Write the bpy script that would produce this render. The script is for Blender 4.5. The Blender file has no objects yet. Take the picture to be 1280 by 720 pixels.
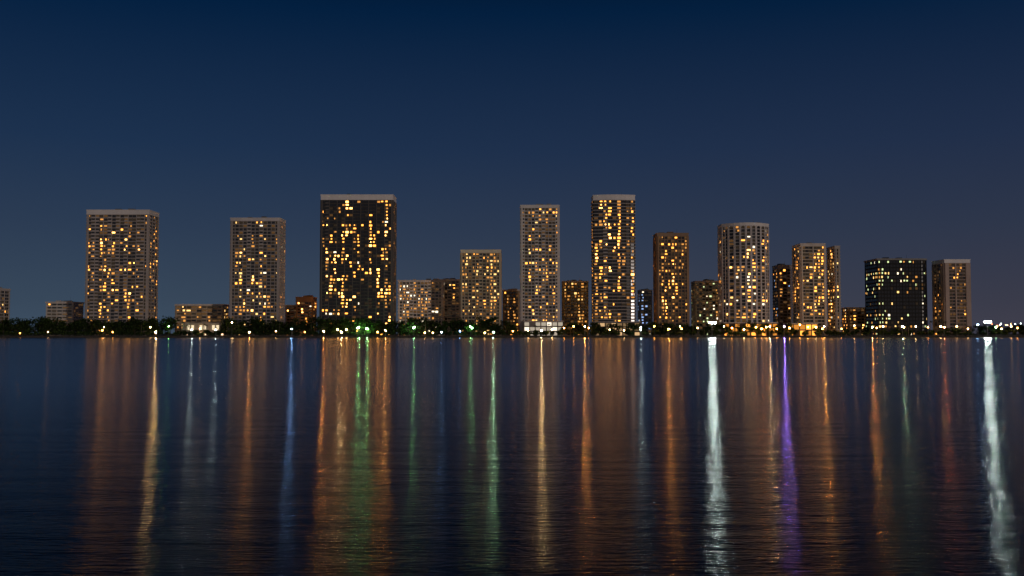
import bpy, math, random
from mathutils import Vector
random.seed(7)
scene = bpy.context.scene
scene.view_settings.view_transform = 'Standard'
scene.view_settings.look = 'None'
scene.view_settings.exposure = 0

CAM_H = 4.0
F = 1280 * 35 / 36.0
PITCH = math.atan(56.5 / F)
def W(px, py, D):
    """bearing + elevation seen from the viewpoint, at ground distance D -> metres"""
    u = (px - 640) / F; v = (360 - py) / F
    y = math.cos(PITCH) - v * math.sin(PITCH)
    z = math.sin(PITCH) + v * math.cos(PITCH)
    return u / y * D, CAM_H + z / y * D

# ------------------------------------------------------------------ materials
MATS = {}
def new_mat(name):
    m = bpy.data.materials.new(name); m.use_nodes = True
    nt = m.node_tree; nt.nodes.clear()
    out = nt.nodes.new('ShaderNodeOutputMaterial')
    return m, nt, out

def concrete(name, col, rough=0.8, var=0.25, scale=0.15):
    if name in MATS: return MATS[name]
    m, nt, out = new_mat(name)
    b = nt.nodes.new('ShaderNodeBsdfPrincipled')
    tc = nt.nodes.new('ShaderNodeTexCoord')
    mp = nt.nodes.new('ShaderNodeMapping'); mp.inputs['Scale'].default_value = (1, 1, 0.25)
    n = nt.nodes.new('ShaderNodeTexNoise'); n.inputs['Scale'].default_value = scale; n.inputs['Detail'].default_value = 6
    r = nt.nodes.new('ShaderNodeValToRGB')
    r.color_ramp.elements[0].position = 0.3; r.color_ramp.elements[1].position = 0.7
    r.color_ramp.elements[0].color = tuple(c * (1 - var) for c in col) + (1,)
    r.color_ramp.elements[1].color = tuple(min(1, c * (1 + var * 0.5)) for c in col) + (1,)
    nt.links.new(tc.outputs['Object'], mp.inputs['Vector']); nt.links.new(mp.outputs[0], n.inputs['Vector'])
    nt.links.new(n.outputs['Fac'], r.inputs[0]); nt.links.new(r.outputs[0], b.inputs['Base Color'])
    b.inputs['Roughness'].default_value = rough
    nt.links.new(b.outputs[0], out.inputs[0])
    MATS[name] = m; return m

def emis(name, col, s, sample=True):
    if name in MATS: return MATS[name]
    m, nt, out = new_mat(name)
    e = nt.nodes.new('ShaderNodeEmission')
    e.inputs[0].default_value = tuple(col) + (1,); e.inputs[1].default_value = s
    nt.links.new(e.outputs[0], out.inputs[0])
    try: m.cycles.emission_sampling = 'FRONT' if sample else 'NONE'
    except Exception: pass
    MATS[name] = m; return m

def glass(name, col):
    if name in MATS: return MATS[name]
    m, nt, out = new_mat(name)
    b = nt.nodes.new('ShaderNodeBsdfPrincipled')
    b.inputs['Base Color'].default_value = tuple(col) + (1,)
    b.inputs['Roughness'].default_value = 0.12
    nt.links.new(b.outputs[0], out.inputs[0])
    MATS[name] = m; return m

GL = glass('dark_window_glass', (0.012, 0.014, 0.018))
LIT = {
 'dim':   emis('window_glow_dim', (1.0, 0.50, 0.18), 0.10, False),
 'dim2':  emis('window_glow_faint', (0.9, 0.62, 0.40), 0.03, False),
 'mid':   emis('window_glow_mid', (1.0, 0.42, 0.09), 0.9, False),
 'warm':  emis('window_glow_warm', (1.0, 0.36, 0.055), 3.4, False),
 'hot':   emis('window_glow_bright', (1.0, 0.43, 0.095), 7.5, False),
 'yel':   emis('window_glow_yellow', (1.0, 0.60, 0.19), 1.9, False),
 'white': emis('window_glow_white', (1.0, 0.84, 0.58), 2.2, False),
 'grn':   emis('window_glow_office', (0.75, 0.90, 0.42), 1.4, False),
 'blue':  emis('window_glow_tv', (0.35, 0.55, 1.0), 1.0, False),
}
LITK = list(LIT.keys())

# ------------------------------------------------------------------ mesh helper
class MB:
    def __init__(s): s.v = []; s.f = []; s.m = []
    def quad(s, a, b, c, d, mi=0):
        n = len(s.v); s.v += [a, b, c, d]; s.f.append((n, n+1, n+2, n+3)); s.m.append(mi)
    def prism(s, poly, z0, z1, mi=0):
        n = len(s.v); k = len(poly)
        s.v += [(p[0], p[1], z0) for p in poly] + [(p[0], p[1], z1) for p in poly]
        for i in range(k):
            j = (i + 1) % k
            s.f.append((n+i, n+j, n+k+j, n+k+i)); s.m.append(mi)
        s.f.append(tuple(n+k+i for i in range(k))); s.m.append(mi)
        s.f.append(tuple(n+k-1-i for i in range(k))); s.m.append(mi)
    def box(s, x0, x1, y0, y1, z0, z1, mi=0):
        s.prism([(x0, y0), (x1, y0), (x1, y1), (x0, y1)], z0, z1, mi)
    def cyl(s, a, b, r0, r1, k=8, mi=0, cap=None):
        a = Vector(a); b = Vector(b); d = (b - a).normalized()
        t = Vector((1, 0, 0)) if abs(d.x) < 0.9 else Vector((0, 1, 0))
        u = d.cross(t).normalized(); w = d.cross(u)
        n = len(s.v)
        for c, r in ((a, r0), (b, r1)):
            for i in range(k):
                q = 2 * math.pi * i / k
                s.v.append(tuple(c + u * r * math.cos(q) + w * r * math.sin(q)))
        for i in range(k):
            j = (i + 1) % k
            s.f.append((n+i, n+j, n+k+j, n+k+i)); s.m.append(mi)
        s.f.append(tuple(n+k+i for i in range(k))); s.m.append(mi if cap is None else cap)
        s.f.append(tuple(n+k-1-i for i in range(k))); s.m.append(mi)
    def sphere(s, c, rx, rz, mi=0, seg=7, rings=4):
        n = len(s.v)
        for i in range(rings + 1):
            t = math.pi * i / rings
            for j in range(seg):
                q = 2 * math.pi * j / seg
                s.v.append((c[0] + rx*math.sin(t)*math.cos(q), c[1] + rx*math.sin(t)*math.sin(q), c[2] + rz*math.cos(t)))
        for i in range(rings):
            for j in range(seg):
                k = (j + 1) % seg
                s.f.append((n+i*seg+j, n+(i+1)*seg+j, n+(i+1)*seg+k, n+i*seg+k)); s.m.append(mi)
    def obj(s, name, mats, parent=None):
        me = bpy.data.meshes.new(name)
        me.from_pydata(s.v, [], s.f)
        for m in mats: me.materials.append(m)
        me.polygons.foreach_set('material_index', s.m)
        me.update()
        o = bpy.data.objects.new(name, me)
        scene.collection.objects.link(o)
        if parent: o.parent = parent
        return o

def offset(poly, d):
    """offset convex CCW polygon outwards by d"""
    k = len(poly); out = []
    for i in range(k):
        p0 = Vector(poly[i-1]); p = Vector(poly[i]); p1 = Vector(poly[(i+1) % k])
        e0 = (p - p0).normalized(); e1 = (p1 - p).normalized()
        n0 = Vector((e0.y, -e0.x)); n1 = Vector((e1.y, -e1.x))
        b = (n0 + n1).normalized()
        out.append(tuple(p + b * (d / max(0.3, b.dot(n0)))))
    return out

GROUND_Z = 1.4
# ------------------------------------------------------------------ towers
def pick(mix, r):
    t = r.random() * sum(w for _, w in mix)
    for k, w in mix:
        t -= w
        if t <= 0: return k
    return mix[-1][0]

WARM = [('mid', 4), ('warm', 4), ('hot', 1.6), ('yel', 1.5), ('white', .6)]
def tower(name, x0, x1, ytop, D, depth=24, wall=(.30,.27,.25), slab=(.5,.46,.43), cap=(.7,.64,.6), fh=3.2, bay=4.2,
          lit=.22, dim=.35, mix=WARM, slab_p=.9, slab_t=.6, pier_every=2, pier_p=.5, pier_w=.5, parapet=.5, caph=4.5,
          curve=0, penthouse=True, win_h=.60, seed=0, podium=None, capp=.6, edge=1.2, rows=0, colmul=None, arches=False, round_c=0):
    r = random.Random(seed * 13 + int(x0))
    wall = tuple(c * .6 for c in wall)
    D2 = D + depth
    XL = W(x0, 400, D if x0 < 640 else D2)[0]
    XR = W(x1, 400, D2 if x1 < 640 else D)[0]
    pm = max(slab_p, pier_p)
    XL += pm; XR -= pm
    H = W(640, ytop, D)[1]
    root = bpy.data.objects.new(name, None); scene.collection.objects.link(root)
    if curve:
        n = 9; poly = []
        for i in range(n + 1):
            t = i / n * 2 - 1
            poly.append((XL + (XR - XL) * (t + 1) / 2, D + pm + curve * (t * t)))
        poly += [(XR, D2), (XL, D2)]
    elif round_c:
        poly = [(XL, D + pm)]
        for i in range(6):
            q = math.pi / 2 * i / 5
            poly.append((XR - round_c + round_c * math.sin(q), D + pm + round_c - round_c * math.cos(q)))
        poly += [(XR, D2), (XL, D2)]
    else:
        poly = [(XL, D + pm), (XR, D + pm), (XR, D2), (XL, D2)]
    key = '%s_%d' % (name, int(x0))
    mw = concrete('wall_' + key, wall); ms = concrete('slab_' + key, slab, var=.2); mc = concrete('cap_' + key, cap, var=.12)
    mats = [mw, ms, mc]
    S = MB(); B = MB(); Wn = MB(); Rf = MB()
    top = H - caph
    nf = max(1, int(round((top - GROUND_Z) / fh))); fh = (top - GROUND_Z) / nf
    S.prism(poly, GROUND_Z, top, 0)
    rowp = [1 + rows * r.choice((-.85, -.5, 0, .6, 1.3)) for _ in range(nf)]
    for f in range(1, nf + 1):
        z = GROUND_Z + f * fh
        if slab_p > 0: B.prism(offset(poly, slab_p), z - slab_t, z - 0.004 * (f == nf), 1)
    k = len(poly)
    for i in range(k):
        a = Vector(poly[i]); b = Vector(poly[(i + 1) % k]); L = (b - a).length
        if L < 1.5: continue
        e = (b - a) / L; nrm = Vector((e.y, -e.x))
        nb = max(1, int(round(L / bay))); bw = L / nb
        side = abs(nrm.x) > .8
        colp = [r.choice((.4, .7, 1, 1.2, 1.8)) for _ in range(nb)]
        blk = {}
        if colmul and not side and nb > 3:
            colp = [c * colmul[int(q / nb * len(colmul))] for q, c in enumerate(colp)]
        balc = [r.random() < parapet for _ in range(nb + 1)]
        if balc and not curve:
            for q in range(nb // 2): balc[nb - 1 - q] = balc[q]
        for c in range(nb):
            run = None
            for f in range(nf):
                z0 = GROUND_Z + f * fh
                zb = z0 + fh * (0.80 - win_h); zt = z0 + fh * 0.80
                t = r.random()
                bk = (c // 2, (f + c // 2) // 4)
                if bk not in blk: blk[bk] = r.choice((.3, .7, 1, 1.2, 1.7))
                p_l = lit * colp[c] * rowp[f] * blk[bk]
                if run and r.random() < .18: kk = run
                elif t < p_l: kk = pick(mix, r)
                elif t < p_l + dim: kk = r.choice(('dim', 'dim2', 'dim2'))
                else: kk = None
                run = kk if kk in ('warm', 'hot', 'mid') else None
                s0 = a + e * (bw * c + .4); s1 = a + e * (bw * (c + 1) - .4)
                off = nrm * .05
                def wq(u0, u1, zz0, zz1, mi, o=off):
                    p = s0.lerp(s1, u0) + o; q = s0.lerp(s1, u1) + o
                    Wn.quad((p.x, p.y, zz0), (q.x, q.y, zz0), (q.x, q.y, zz1), (p.x, p.y, zz1), mi)
                if kk is None: wq(0, 1, zb, zt, 0)
                elif kk in ('dim', 'dim2'): wq(0, 1, zb, zt, 1 + LITK.index(kk))
                else:
                    w = r.choice((.3, .4, .5, .65, .9)); u = r.uniform(0, 1 - w)
                    if u > .03: wq(0, u, zb, zt, r.choice((0, 1, 2)))
                    wq(u, u + w, zb + r.choice((0, .3, .6)), zt - r.choice((0, .2)), 1 + LITK.index(kk))
                    if u + w < .97: wq(u + w, 1, zb, zt, r.choice((0, 1, 2)))
                if balc[c] and slab_p > .5 and f > 0:
                    p = a + e * (bw * c + .1) + nrm * (slab_p - .14); q = a + e * (bw * (c + 1) - .1) + nrm * (slab_p - .14)
                    p2 = p + nrm * .1; q2 = q + nrm * .1
                    B.prism([tuple(p2), tuple(q2), tuple(q), tuple(p)], z0 + .002, z0 + .95, 1)
        for c in range(nb + 1):
            if (c % pier_every and c != nb): continue
            w = pier_w if 0 < c < nb else edge
            if curve and not side: w = pier_w
            s = bw * c - w / 2
            s = max(0.01, min(L - w - .01, s))
            p = a + e * s; q = a + e * (s + w)
            pp = pier_p + (0.15 if c in (0, nb) else 0)
            p2 = p + nrm * pp; q2 = q + nrm * pp
            S.prism([tuple(p2), tuple(q2), tuple(q - nrm * .2), tuple(p - nrm * .2)], GROUND_Z, top - .01, 1 if edge > .6 else 0)
        if arches and not side and i < k - 3:
            for c in range(nb):
                p = a + e * (bw * c + .1) + nrm * (pier_p + .2); q = a + e * (bw * (c + 1) - .1) + nrm * (pier_p + .2)
                for s_ in range(6):
                    u0, u1 = s_ / 6, (s_ + 1) / 6; um = (u0 + u1) / 2
                    hh = 2.6 * (1 - math.sqrt(max(0, 1 - (2*um - 1) ** 2)))
                    pa = p.lerp(q, u0); pb = p.lerp(q, u1)
                    S.prism([tuple(pa), tuple(pb), tuple(pb - nrm*.3), tuple(pa - nrm*.3)], top - .5 - hh, top + .001, 1)
    if caph > 0:
        Rf.prism(offset(poly, capp), top + .003, H - 1.0, 2)
        Rf.prism(offset(poly, capp + .35), H - 1.0 + .003, H, 2)
    if penthouse:
        cx = (XL + XR) / 2; w = (XR - XL)
        for _ in range(3):
            px = cx + r.uniform(-.33, .33) * w; ww = r.uniform(2.5, 6); dy = r.uniform(4, depth - 9)
            Rf.box(px - ww/2, px + ww/2, D + dy + 1, D + dy + 6, H + .003, H + r.uniform(.8, 2.2), 0)
        Rf.cyl((cx + w*.2, D + depth*.5, H), (cx + w*.2, D + depth*.5, H + 5), .12, .05, 6, 0)
    if podium:
        px0, px1, pyt, kind = podium
        a = W(px0, 400, D - 14)[0]; b = W(px1, 400, D - 14)[0]; h = W(640, pyt, D - 14)[1]
        Pd = MB(); Pd.box(a, b, D - 14, D + pm - 1.7, GROUND_Z, h, 0); Pd.box(a - .5, b + .5, D - 14.5, D + pm - 1.75, h + .003, h + .8, 1)
        nb = max(2, int((b - a) / 5))
        fl = max(1, int((h - GROUND_Z) / 3.8)); fhh = (h - GROUND_Z) / fl
        for c in range(nb):
            for f in range(fl):
                if r.random() < .12: continue
                xa = a + (b - a) * c / nb + .5; xb = a + (b - a) * (c + 1) / nb - .5
                za = GROUND_Z + f * fhh + .5; zb = GROUND_Z + (f + 1) * fhh - .7
                Pd.quad((xa, D - 14.05, za), (xb, D - 14.05, za), (xb, D - 14.05, zb), (xa, D - 14.05, zb), r.choice((2, 3, 3)))
        e1 = {'white': ((1, .85, .65), 1.5), 'orange': ((1, .36, .05), 2.4), 'warm': ((1, .62, .3), .7)}[kind]
        Pd.obj('podium', [mw, ms, emis('podium_' + kind, e1[0], e1[1], False), emis('podium_low_' + kind, e1[0], e1[1] * .3, False)], root)
    S.obj('walls_and_piers', mats, root)
    if B.v: B.obj('floor_slabs_and_balconies', mats, root)
    Wn.obj('windows', [GL] + [LIT[q] for q in LITK], root)
    if Rf.v: Rf.obj('roof', mats, root)
    return root

T = 'residential_tower'
A = 'apartment_building'
tower(A, -45, 12, 360, 960, 20, wall=(.6,.55,.5), slab=(.6,.55,.5), lit=.08, dim=.3, caph=2, bay=5, seed=1)
tower(A, 57, 104, 377, 1010, 24, wall=(.95,.9,.82), slab=(.7,.64,.58), slab_p=.25, pier_p=.2, parapet=0, lit=.08, dim=.4, caph=1.5, bay=6, win_h=.42, seed=2)
tower(T, 105, 197, 262, 945, 26, wall=(.26,.22,.2), slab=(.5,.43,.39), cap=(.8,.74,.7), bay=4.0, lit=.22, dim=.4, parapet=.35, pier_every=2, edge=1.8, caph=4.5, seed=3, mix=[('mid',5),('warm',4),('hot',1)], rows=.3, colmul=(.5,1,1.2,1.2,.9,.3))
tower(A, 218, 286, 380, 990, 20, wall=(.6,.42,.25), slab=(.55,.44,.32), lit=.3, dim=.5, caph=1.5, bay=5, mix=[('mid',6),('dim',4),('yel',2)], parapet=.3, penthouse=False, seed=4)
tower(T, 286, 356, 272, 950, 24, wall=(.22,.19,.17), slab=(.46,.4,.37), cap=(.68,.62,.6), bay=3.9, lit=.21, dim=.3, parapet=.3, pier_every=1, pier_w=.35, pier_p=.7, caph=3, edge=1.8, seed=5, mix=[('mid',4),('warm',3),('yel',4),('white',1.4),('hot',.8)], rows=.3)
tower(A, 356, 378, 381, 1030, 18, wall=(.35,.22,.14), slab=(.36,.24,.18), lit=.15, dim=.4, caph=1.5, seed=6, parapet=.2, penthouse=False)
tower(A, 369, 396, 371, 1000, 18, wall=(.7,.34,.14), slab=(.6,.34,.17), lit=.14, dim=.4, caph=5, seed=7, parapet=.2, cap=(.65,.36,.18))
tower(T, 399, 495, 243, 940, 26, wall=(.05,.045,.042), slab=(.14,.12,.11), cap=(.9,.82,.78), bay=3.8, lit=.30, dim=.16, parapet=.12, pier_every=2, pier_w=.6, pier_p=1.05, slab_p=.7, slab_t=.4, caph=5.2, edge=1.3, seed=8, mix=[('mid',4),('warm',5),('hot',2.2),('white',.3)])
tower(A, 497, 556, 350, 1010, 26, wall=(.7,.64,.6), slab=(.8,.75,.71), lit=.26, dim=.5, bay=3.6, parapet=.3, pier_every=1, caph=1.5, seed=9, mix=[('mid',6),('white',3)])
tower(A, 548, 577, 349, 1060, 22, wall=(.4,.36,.34), slab=(.5,.46,.44), lit=.14, dim=.4, caph=1.5, seed=10, parapet=.3)
tower(T, 575, 627, 312, 965, 24, wall=(.5,.4,.27), slab=(.62,.5,.35), cap=(.8,.7,.54), bay=3.4, lit=.36, dim=.5, parapet=.1, pier_every=1, pier_w=.5, pier_p=1.0, slab_p=.6, caph=3, seed=11, mix=[('mid',7),('yel',4),('warm',1.5)])
tower(A, 628, 650, 362, 1030, 20, wall=(.25,.17,.1), slab=(.35,.25,.15), lit=.4, dim=.4, bay=3.6, caph=1.5, seed=12, parapet=.1, mix=[('mid',5),('warm',2)])
tower(T, 650, 700, 256, 950, 24, wall=(.42,.38,.35), slab=(.68,.62,.57), cap=(.75,.7,.65), bay=3.3, lit=.18, dim=.5, parapet=.4, pier_every=1, pier_w=.4, pier_p=.7, caph=2.6, seed=13, mix=[('mid',5),('warm',4),('yel',1.5)], podium=(655,704,402,'white'), edge=1.6)
tower(A, 702, 736, 351, 1000, 22, wall=(.45,.33,.14), slab=(.5,.4,.18), lit=.4, dim=.5, bay=3.4, parapet=.1, pier_every=1, caph=1.5, seed=14, mix=[('mid',6),('yel',2)])
tower(T, 739, 796, 243, 945, 25, wall=(.12,.1,.09), slab=(.48,.43,.4), cap=(.9,.83,.78), bay=3.7, lit=.26, dim=.2, parapet=.15, pier_every=4, pier_w=.4, pier_p=.5, slab_p=1.2, caph=5, seed=15, mix=[('mid',4),('warm',5),('hot',1.4)], podium=(742,800,403,'warm'), edge=.6, colmul=(.4,1.1,1.5,1.4,1,.4), curve=3)
tower(A, 797, 816, 362, 1150, 20, wall=(.25,.32,.42), slab=(.35,.4,.48), lit=.35, dim=.3, bay=4, caph=1.5, seed=16, parapet=.1, mix=[('blue',4),('white',1)])
tower(T, 817, 862, 291, 955, 24, wall=(.26,.16,.09), slab=(.38,.24,.14), cap=(.34,.23,.15), bay=3.4, lit=.32, dim=.4, parapet=.2, pier_every=1, pier_w=.6, pier_p=.9, slab_p=.6, caph=3, seed=17, mix=[('mid',6),('warm',5),('hot',1)], edge=1.4)
tower(A, 864, 900, 351, 1010, 22, wall=(.42,.45,.36), slab=(.55,.58,.48), lit=.2, dim=.5, bay=3.6, parapet=.3, pier_every=1, caph=1.5, seed=18, mix=[('grn',4),('mid',3),('white',1)])
tower(T, 898, 967, 278, 945, 32, wall=(.16,.14,.13), slab=(.74,.68,.64), cap=(.85,.8,.75), bay=4.4, lit=.23, dim=.25, parapet=.2, pier_every=1, pier_w=.8, pier_p=.7, slab_p=.5, slab_t=.45, caph=2.6, curve=13, seed=19, mix=[('mid',3),('warm',3),('white',3),('hot',.6),('yel',2)], podium=(905,972,404,'orange'), edge=1.2, arches=True)
tower(A, 966, 991, 331, 1020, 22, wall=(.14,.13,.15), slab=(.24,.22,.24), lit=.18, dim=.2, bay=4, parapet=.2, caph=4, seed=20, cap=(.3,.28,.3), mix=[('mid',3),('warm',3),('blue',2)])
tower(T, 991, 1034, 304, 950, 28, wall=(.38,.3,.2), slab=(.76,.64,.5), cap=(.7,.62,.54), bay=3.6, lit=.28, dim=.5, parapet=.5, pier_every=3, pier_w=1.0, pier_p=1.2, slab_p=1.0, caph=2.5, seed=21, mix=[('mid',6),('warm',5),('yel',2)], podium=(984,1022,405,'orange'))
tower(T, 1034.5, 1052, 307, 954, 24, wall=(.2,.17,.14), slab=(.45,.4,.35), cap=(.5,.45,.4), bay=3.6, lit=.2, dim=.4, parapet=.5, pier_every=2, pier_w=.6, pier_p=.6, slab_p=1.0, caph=2.5, seed=31, penthouse=False)
tower(A, 1052, 1083, 384, 1010, 20, wall=(.45,.28,.15), slab=(.45,.32,.2), lit=.3, dim=.4, caph=1.5, seed=22, parapet=.1, penthouse=False)
tower('office_tower', 1082, 1163, 323, 950, 34, wall=(.012,.013,.015), slab=(.03,.03,.032), cap=(.3,.29,.28), fh=3.6, bay=3.0, lit=.19, dim=.05, parapet=0, pier_every=2, pier_w=.25, pier_p=.2, slab_p=.12, slab_t=.25, caph=1.6, seed=23, mix=[('yel',3),('grn',4),('white',1),('mid',2)], edge=.4, rows=.8, colmul=(1.8,1.5,.4,.8,1.1,.6), round_c=8)
tower(T, 1166, 1215, 324, 955, 28, wall=(.3,.19,.14), slab=(.5,.38,.32), cap=(.9,.85,.82), bay=3.4, lit=.14, dim=.5, parapet=.2, pier_every=3, pier_w=1.2, pier_p=1.0, slab_p=.5, caph=3.5, seed=24, edge=3.6, penthouse=False, mix=[('mid',5),('warm',3)])

# ------------------------------------------------------------------ ground, seawall, water
def grass_mat():
    m, nt, out = new_mat('grass')
    b = nt.nodes.new('ShaderNodeBsdfPrincipled'); b.inputs['Roughness'].default_value = .9
    n = nt.nodes.new('ShaderNodeTexNoise'); n.inputs['Scale'].default_value = .2
    tc = nt.nodes.new('ShaderNodeTexCoord'); nt.links.new(tc.outputs['Object'], n.inputs['Vector'])
    r = nt.nodes.new('ShaderNodeValToRGB'); r.color_ramp.elements[0].color = (.02,.035,.012,1); r.color_ramp.elements[1].color = (.07,.08,.035,1)
    nt.links.new(n.outputs['Fac'], r.inputs[0]); nt.links.new(r.outputs[0], b.inputs['Base Color']); nt.links.new(b.outputs[0], out.inputs[0])
    return m
SH = 900
g = MB(); g.quad((-6000, SH, GROUND_Z), (6000, SH, GROUND_Z), (6000, 9000, GROUND_Z), (-6000, 9000, GROUND_Z)); g.obj('ground', [grass_mat()])
p = MB(); p.box(-1500, 1500, SH + 2.2, SH + 6, GROUND_Z + .004, GROUND_Z + .1); p.obj('promenade_path', [concrete('paving', (.28,.26,.24))])
s = MB()
s.box(-1500, 1500, SH - .6, SH - .002, -2, GROUND_Z + .25)
for i in range(-300, 300): s.box(i*5 - .15, i*5 + .15, SH - .85, SH - .603, -2, GROUND_Z - .1)
s.obj('seawall', [concrete('seawall_concrete', (.07,.06,.05), var=.5, scale=.5)])
rl = MB()
for i in range(-700, 700):
    rl.box(i*1.5 - .03, i*1.5 + .03, SH + 1.0, SH + 1.06, GROUND_Z, GROUND_Z + 1.05)
rl.box(-1050, 1050, SH + .99, SH + 1.07, GROUND_Z + 1.052, GROUND_Z + 1.12)
rl.obj('promenade_railing', [concrete('railing_paint', (.2,.2,.2), rough=.5)])

def water_mat():
    m, nt, out = new_mat('water')
    L = nt.links.new; N = nt.nodes.new
    tc = N('ShaderNodeTexCoord')
    def noise(sx, sy, scale, det, w=0):
        mp = N('ShaderNodeMapping'); mp.inputs['Scale'].default_value = (sx, sy, 1); mp.inputs['Rotation'].default_value = (0, 0, w)
        L(tc.outputs['Object'], mp.inputs['Vector'])
        n = N('ShaderNodeTexNoise'); n.inputs['Scale'].default_value = scale; n.inputs['Detail'].default_value = det
        L(mp.outputs[0], n.inputs['Vector']); return n
    # the water lies calmer towards the sheltered far shore
    sp = N('ShaderNodeSeparateXYZ'); L(tc.outputs['Object'], sp.inputs[0])
    def mrange(a, b, c, d):
        q = N('ShaderNodeMapRange'); q.inputs[1].default_value = a; q.inputs[2].default_value = b; q.inputs[3].default_value = c; q.inputs[4].default_value = d
        L(sp.outputs['Y'], q.inputs[0]); return q
    n1 = noise(.45, 1.6, 4.6, 3, .04)
    n2 = noise(.16, 1.0, .8, 3, -.03)
    b1 = N('ShaderNodeBump'); b1.inputs['Distance'].default_value = .042
    b2 = N('ShaderNodeBump'); b2.inputs['Distance'].default_value = .095
    L(mrange(25, 160, 1, .06).outputs[0], b1.inputs['Strength']); L(mrange(60, 420, 1, .08).outputs[0], b2.inputs['Strength'])
    L(n1.outputs['Fac'], b1.inputs['Height']); L(n2.outputs['Fac'], b2.inputs['Height']); L(b2.outputs[0], b1.inputs['Normal'])
    gl = N('ShaderNodeBsdfAnisotropic')
    L(mrange(12, 150, .132, .172).outputs[0], gl.inputs['Roughness'])
    gl.inputs['Anisotropy'].default_value = .50
    t = N('ShaderNodeCombineXYZ'); t.inputs[0].default_value = 1
    L(t.outputs[0], gl.inputs['Tangent']); L(b1.outputs[0], gl.inputs['Normal'])
    df = N('ShaderNodeBsdfDiffuse'); df.inputs[0].default_value = (.001, .005, .011, 1)
    fr = N('ShaderNodeFresnel'); fr.inputs[0].default_value = 1.33
    pq = N('ShaderNodeMath'); pq.operation = 'POWER'; pq.inputs[1].default_value = 1.25; L(fr.outputs[0], pq.inputs[0])
    pw = N('ShaderNodeMath'); pw.operation = 'MULTIPLY'; pw.inputs[1].default_value = 1.4; pw.use_clamp = True; L(pq.outputs[0], pw.inputs[0])
    mx = N('ShaderNodeMixShader'); L(pw.outputs[0], mx.inputs[0]); L(df.outputs[0], mx.inputs[1]); L(gl.outputs[0], mx.inputs[2])
    L(mx.outputs[0], out.inputs[0])
    return m
w = MB(); w.quad((-6000, -3000, 0), (6000, -3000, 0), (6000, SH + 40, 0), (-6000, SH + 40, 0)); w.obj('water', [water_mat()])

# ------------------------------------------------------------------ trees
def leaf_mat(name, c):
    m, nt, out = new_mat(name)
    b = nt.nodes.new('ShaderNodeBsdfPrincipled'); b.inputs['Base Color'].default_value = c + (1,); b.inputs['Roughness'].default_value = .8
    b.inputs['Specular IOR Level'].default_value = .1
    nt.links.new(b.outputs[0], out.inputs[0]); return m
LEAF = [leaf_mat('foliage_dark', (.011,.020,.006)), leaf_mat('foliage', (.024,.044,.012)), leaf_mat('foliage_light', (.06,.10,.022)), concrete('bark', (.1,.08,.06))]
def tree(mb, x, y, h, wdt, r, dens=1.0):
    z = GROUND_Z
    th = h * r.uniform(.25, .35)
    mb.cyl((x, y, z), (x, y, z + th), .3, .2, 6, 3)
    nl = r.randint(8, 12)
    for i in range(nl):
        a = r.uniform(0, 6.28); rr = wdt * .5 * r.uniform(.1, .8)
        c = Vector((x + rr*math.cos(a), y + rr*math.sin(a)*.7, z + h * r.uniform(.3, .84)))
        mb.cyl((x, y, z + th*.9), tuple(c), .13, .05, 4, 3)
        lr = wdt * r.uniform(.17, .27); lz = max(.8, min(lr * r.uniform(.6, .9), z + h - c.z + .3))
        for k in range(int(46 * dens)):
            d = Vector((r.gauss(0,1), r.gauss(0,1), r.gauss(0,1))).normalized() * (r.uniform(.2, 1.0))
            q = c + Vector((d.x*lr, d.y*lr, d.z*lz))
            s = r.uniform(.45, 1.0)
            u = Vector((r.gauss(0,1), r.gauss(0,.5), r.gauss(0,1))).normalized(); v = u.orthogonal().normalized()
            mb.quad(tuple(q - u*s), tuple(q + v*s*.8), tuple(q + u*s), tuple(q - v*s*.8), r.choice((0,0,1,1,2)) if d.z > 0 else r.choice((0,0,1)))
def palm(mb, x, y, h, r):
    z = GROUND_Z; lx = r.uniform(-.6, .6)
    mb.cyl((x, y, z), (x + lx, y, z + h), .25, .16, 6, 3)
    for i in range(14):
        a = i * 2.4 + r.random(); up = r.uniform(-.2, .9); L = r.uniform(2.2, 3.2)
        d = Vector((math.cos(a), math.sin(a), 0)); pr = Vector((x + lx, y, z + h)); sd = Vector((-d.y, d.x, 0))
        for k in range(4):
            nx = pr + d * (L/4) + Vector((0, 0, (up - k*.55) * L/4)); w0 = .4 * (1 - k*.2); w1 = .4 * (1 - (k+1)*.22)
            mb.quad(tuple(pr - sd*w0), tuple(pr + sd*w0), tuple(nx + sd*w1), tuple(nx - sd*w1), r.choice((0,1,1)))
            pr = nx
tm = MB(); r = random.Random(5)
px = -30
while px < 1300:
    if px < 640: h = r.uniform(12, 19); st = r.uniform(5, 11)
    elif px < 990: h = r.uniform(8, 14.5); st = r.uniform(7, 15)
    elif px < 1215: h = r.uniform(5, 9); st = r.uniform(10, 20)
    else: h = r.uniform(7, 12); st = r.uniform(8, 16)
    if 222 < px < 284 or 650 < px < 705: h = r.uniform(4, 6)
    D = SH + r.uniform(9, 22)
    tree(tm, W(px, 400, D)[0], D, h, h * r.uniform(.9, 1.4), r)
    px += st
px = -30
while px < 1300:
    D = SH + r.uniform(7, 11)
    tree(tm, W(px, 400, D)[0], D, r.uniform(3, 6), r.uniform(6, 10), r, .7); px += r.uniform(6, 12) if px < 640 else r.uniform(8, 20)
tm.obj('shoreline_trees', LEAF)
pm_ = MB()
for i in range(46):
    D = SH + r.uniform(6.5, 20); palm(pm_, W(r.uniform(0, 1290), 400, D)[0], D, r.uniform(8, 14), r)
pm_.obj('palm_trees', LEAF)
fm = MB(); x = -2200
while x < 2200:
    D = 1500 + r.uniform(-60, 60); tree(fm, x, D, r.uniform(9, 15), r.uniform(20, 34), r, .8); x += r.uniform(14, 26)
fm.obj('distant_treeline', LEAF)

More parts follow.
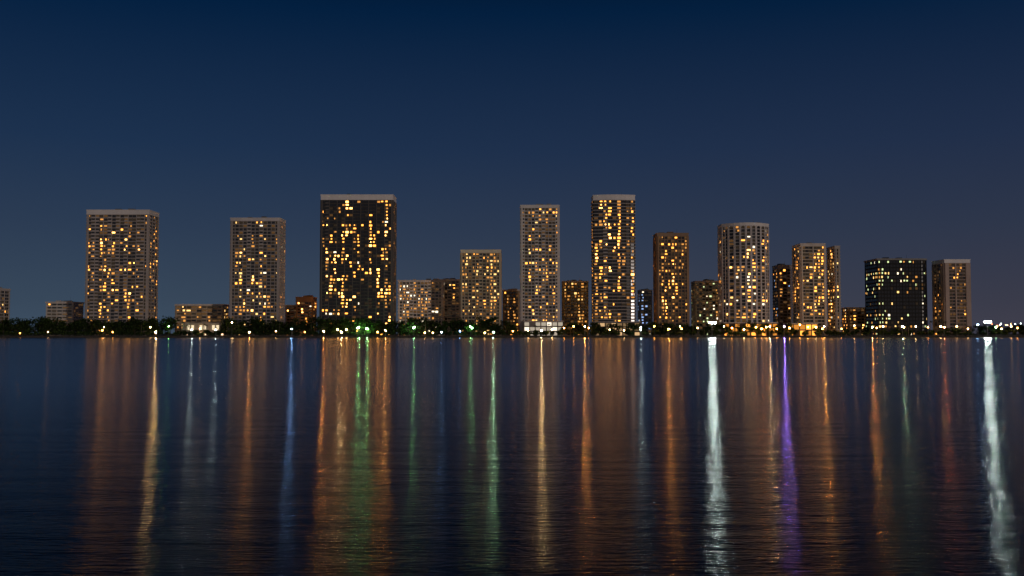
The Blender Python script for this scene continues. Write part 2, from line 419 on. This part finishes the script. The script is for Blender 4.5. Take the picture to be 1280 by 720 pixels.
# ------------------------------------------------------------------ lamps
POLE = concrete('lamp_post_metal', (.12,.12,.12), rough=.4)
COL = {'warm': (1,.55,.2), 'orange': (1,.36,.06), 'white': (.80,1,.93), 'green': (.50,1,.55), 'purple': (.33,.18,1), 'blue': (.28,.52,1), 'yellow': (1,.62,.25), 'red': (1,.18,.06), 'garden': (.35,1,.25)}
def street_lamp(px, py, col, s, rad=.65, D=SH + 4):
    x, z = W(px, py, D); z = max(z, GROUND_Z + 2.6)
    m = MB()
    m.cyl((x, D, GROUND_Z), (x, D, GROUND_Z + .5), .22, .16, 8, 0)
    m.cyl((x, D, GROUND_Z + .5), (x, D, z - rad), .09, .06, 8, 0)
    m.sphere((x, D, z), rad, rad, 1)
    m.cyl((x, D, z + rad*.93), (x, D, z + rad*1.25), rad*.6, rad*.1, 8, 0)
    m.obj('street_lamp', [POLE, emis('lamp_%s_%g' % (col, s), COL[col], s)])
def floodlight(px, py, col, s, D=SH + 3, rad=.9, heads=3):
    """mast with round lamp housings aimed out over the water"""
    x, z = W(px, py, D); z = max(z, GROUND_Z + 2.6); m = MB(); w = (heads - 1) * rad + .5
    m.cyl((x, D, GROUND_Z), (x, D, z + .8), .3, .16, 8, 0)
    m.box(x - w, x + w, D - .12, D + .12, z - .1, z + .1, 0)
    for i in range(heads):
        dx = (i - (heads - 1) / 2) * 1.5 * rad
        m.cyl((x + dx, D - .15, z), (x + dx, D - .95, z - .06), .3, rad*.74, 10, 0)
        # lens: a disc facing the water
        k = 10; n0 = len(m.v); rr = rad * .68
        for q in range(k):
            a = 2 * math.pi * q / k
            m.v.append((x + dx + rr*math.cos(a), D - .97, z - .06 + rr*math.sin(a)))
        m.f.append(tuple(n0 + q for q in range(k))); m.m.append(1)
    m.obj('floodlight_mast', [POLE, emis('flood_%s_%g' % (col, s), COL[col], s)])
floodlight(890, 403, 'white', 460, rad=1.5)
floodlight(1234, 402, 'white', 430, rad=1.5)
for (a, b, c, s_) in [(195,415,'yellow',1500),(427,415,'yellow',900),(365,411,'blue',600),(617,415,'green',1250),(677,413,'yellow',2000),(731,408,'orange',1300),
    (836,411,'orange',1000),(962,408,'yellow',1100),(980,408,'purple',2600),(1090,409,'orange',1000),(240,412,'white',300),(270,412,'white',260),(552,415,'blue',260),(801,409,'white',300),
    (1030,408,'orange',1100),(1128,408,'green',300),(1180,409,'red',500),(482,413,'orange',1000),(405,414,'orange',1100),(312,415,'orange',700)]:
    floodlight(a, b, c, s_, heads=1, rad=.8)
lamps = [(128,413,'orange',50),(141,415,'orange',35),(188,409,'warm',50),
 (60,415,'warm',12),(25,417,'orange',12),(250,411,'warm',50),(290,403,'yellow',60),
 (345,414,'warm',20),(381,415,'orange',20),(422,412,'warm',60),(433,412,'warm',80),(447,410,'green',60),(458,411,'green',70),(472,415,'orange',60),
 (517,410,'green',60),(531,416,'warm',60),(541,416,'warm',40),(575,414,'blue',30),(590,410,'green',50),(606,416,'warm',50),(641,414,'orange',40),
 (660,413,'warm',60),(690,412,'warm',60),(705,410,'orange',60),(717,408,'orange',80),(736,410,'orange',80),(762,412,'warm',30),(780,413,'warm',40),(801,412,'white',40),
 (818,408,'orange',60),(852,411,'orange',60),(872,410,'warm',30),(915,410,'orange',60),(930,412,'yellow',80),(945,409,'orange',110),(952,411,'orange',110),(958,409,'orange',110),(971,411,'orange',80),(987,410,'orange',110),
 (1000,406,'orange',90),(1010,409,'orange',90),(1020,409,'yellow',70),(1028,411,'orange',60),(1052,411,'orange',40),(1068,407,'warm',40),(1096,410,'orange',50),(1104,408,'yellow',60),(1130,409,'yellow',60),(1145,408,'yellow',60),
 (1160,409,'orange',40),(1176,408,'yellow',80),(1196,408,'warm',40),(1210,411,'warm',40),(1222,406,'blue',50),(1245,409,'green',50),(1252,411,'warm',30),(1264,408,'warm',50),(1272,410,'orange',40)]
for (a, b, c, s_) in lamps: street_lamp(a, b, c, s_)
# garden lamps standing just in front of the trees: they pick the crowns out in green
for (a, b, c, s_) in [(449,409,'garden',900),(460,411,'garden',900),(518,409,'garden',700),(588,408,'garden',350),(211,408,'garden',120),(130,409,'yellow',50),(905,408,'yellow',90),(850,408,'yellow',70)]:
    street_lamp(a, b, c, s_, D=SH + 6.6, rad=.4)
for i in range(14):
    street_lamp(r.uniform(1216, 1290), r.uniform(404, 410), r.choice(('orange','warm','white','red')), 30, .4, D=1100 + r.uniform(0, 200))

def pavilion(px0, px1, D=SH + 16):
    a = W(px0, 400, D)[0]; b = W(px1, 400, D)[0]
    root = bpy.data.objects.new('waterfront_pavilion', None); scene.collection.objects.link(root)
    m = MB(); m.box(a, b, D, D + 12, GROUND_Z, 12.5, 0); m.box(a - 1, b + 1, D - 2, D + 13, 12.503, 13.4, 0)
    n = 10
    for i in range(n):
        xa = a + (b - a)*i/n + .6; xb = a + (b - a)*(i + 1)/n - .6
        m.quad((xa, D - .05, 2.2), (xb, D - .05, 2.2), (xb, D - .05, 4.9), (xa, D - .05, 4.9), 1)
        if i % 3: m.quad((xa, D - .05, 7), (xb, D - .05, 7), (xb, D - .05, 11.4), (xa, D - .05, 11.4), 2)
        m.cyl((xa - .6, D - 1.7, GROUND_Z), (xa - .6, D - 1.7, 12.5), .2, .2, 8, 0)
    m.obj('pavilion_body', [concrete('pavilion_wall', (.6,.52,.42)), emis('pavilion_glow', (1,.62,.35), 3, False), emis('pavilion_glow_soft', (1,.8,.5), 1.0, False)], root)
pavilion(228, 280)

# ------------------------------------------------------------------ night sky
world = bpy.data.worlds.new('World'); scene.world = world; world.use_nodes = True
nt = world.node_tree; nt.nodes.clear(); N = nt.nodes.new; L = nt.links.new
out = N('ShaderNodeOutputWorld'); bg = N('ShaderNodeBackground'); L(bg.outputs[0], out.inputs[0])
tc = N('ShaderNodeTexCoord'); sp = N('ShaderNodeSeparateXYZ'); L(tc.outputs['Generated'], sp.inputs[0])
def ramp(stops):
    rr = N('ShaderNodeValToRGB'); els = rr.color_ramp.elements
    while len(els) < len(stops): els.new(.5)
    for e, (p_, c) in zip(els, stops): e.position = p_; e.color = c + (1,)
    rr.color_ramp.interpolation = 'LINEAR'; L(sp.outputs['Z'], rr.inputs[0]); return rr
left = ramp([(0, (.048,.077,.118)), (.03, (.039,.064,.102)), (.10, (.025,.045,.086)), (.18, (.012,.031,.076)), (.31, (.0010,.0140,.050)), (.37, (.0003,.005,.020)), (.5, (.0001,.001,.004))])
right = ramp([(0, (.052,.050,.072)), (.03, (.042,.044,.068)), (.10, (.027,.037,.068)), (.18, (.015,.028,.066)), (.31, (.0014,.0135,.046)), (.37, (.0003,.005,.018)), (.5, (.0001,.001,.004))])
mr = N('ShaderNodeMapRange'); mr.inputs[1].default_value = -.35; mr.inputs[2].default_value = .45; L(sp.outputs['X'], mr.inputs[0])
mx = N('ShaderNodeMix'); mx.data_type = 'RGBA'; L(mr.outputs[0], mx.inputs[0]); L(left.outputs[0], mx.inputs[6]); L(right.outputs[0], mx.inputs[7])
sky = N('ShaderNodeTexSky'); sky.sky_type = 'NISHITA'; sky.sun_disc = False; sky.sun_elevation = math.radians(-9); sky.sun_rotation = math.radians(200)
ad = N('ShaderNodeMix'); ad.data_type = 'RGBA'; ad.blend_type = 'ADD'; ad.inputs[0].default_value = .02
L(mx.outputs[2], ad.inputs[6]); L(sky.outputs[0], ad.inputs[7])
# added warm fill low in the unseen sky behind the viewpoint, lights facades
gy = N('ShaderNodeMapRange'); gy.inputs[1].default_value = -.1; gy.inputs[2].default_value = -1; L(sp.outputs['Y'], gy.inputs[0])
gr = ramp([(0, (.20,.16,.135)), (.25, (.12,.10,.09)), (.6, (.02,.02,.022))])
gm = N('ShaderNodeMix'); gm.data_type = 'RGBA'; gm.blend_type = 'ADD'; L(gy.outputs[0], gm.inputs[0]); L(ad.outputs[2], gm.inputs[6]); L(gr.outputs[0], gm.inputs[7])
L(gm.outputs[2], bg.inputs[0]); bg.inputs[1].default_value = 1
try: world.cycles.sampling_method = 'NONE'
except Exception: pass

# added low warm sun lamp behind the viewpoint, a fill for the facades
sd = bpy.data.lights.new('facade_fill', 'SUN'); sd.energy = .46; sd.angle = math.radians(.5); sd.color = (1, .84, .74)
so = bpy.data.objects.new('facade_fill', sd); scene.collection.objects.link(so)
so.rotation_euler = Vector((-.72, 1, -.032)).to_track_quat('-Z', 'Y').to_euler()

cd = bpy.data.cameras.new('camera'); cam = bpy.data.objects.new('camera', cd); scene.collection.objects.link(cam)
cam.location = (0, 0, CAM_H); cam.rotation_euler = (math.pi/2 + PITCH, 0, 0)
cd.lens = 35; cd.sensor_width = 36; cd.clip_end = 20000; cd.clip_start = .1
scene.camera = cam
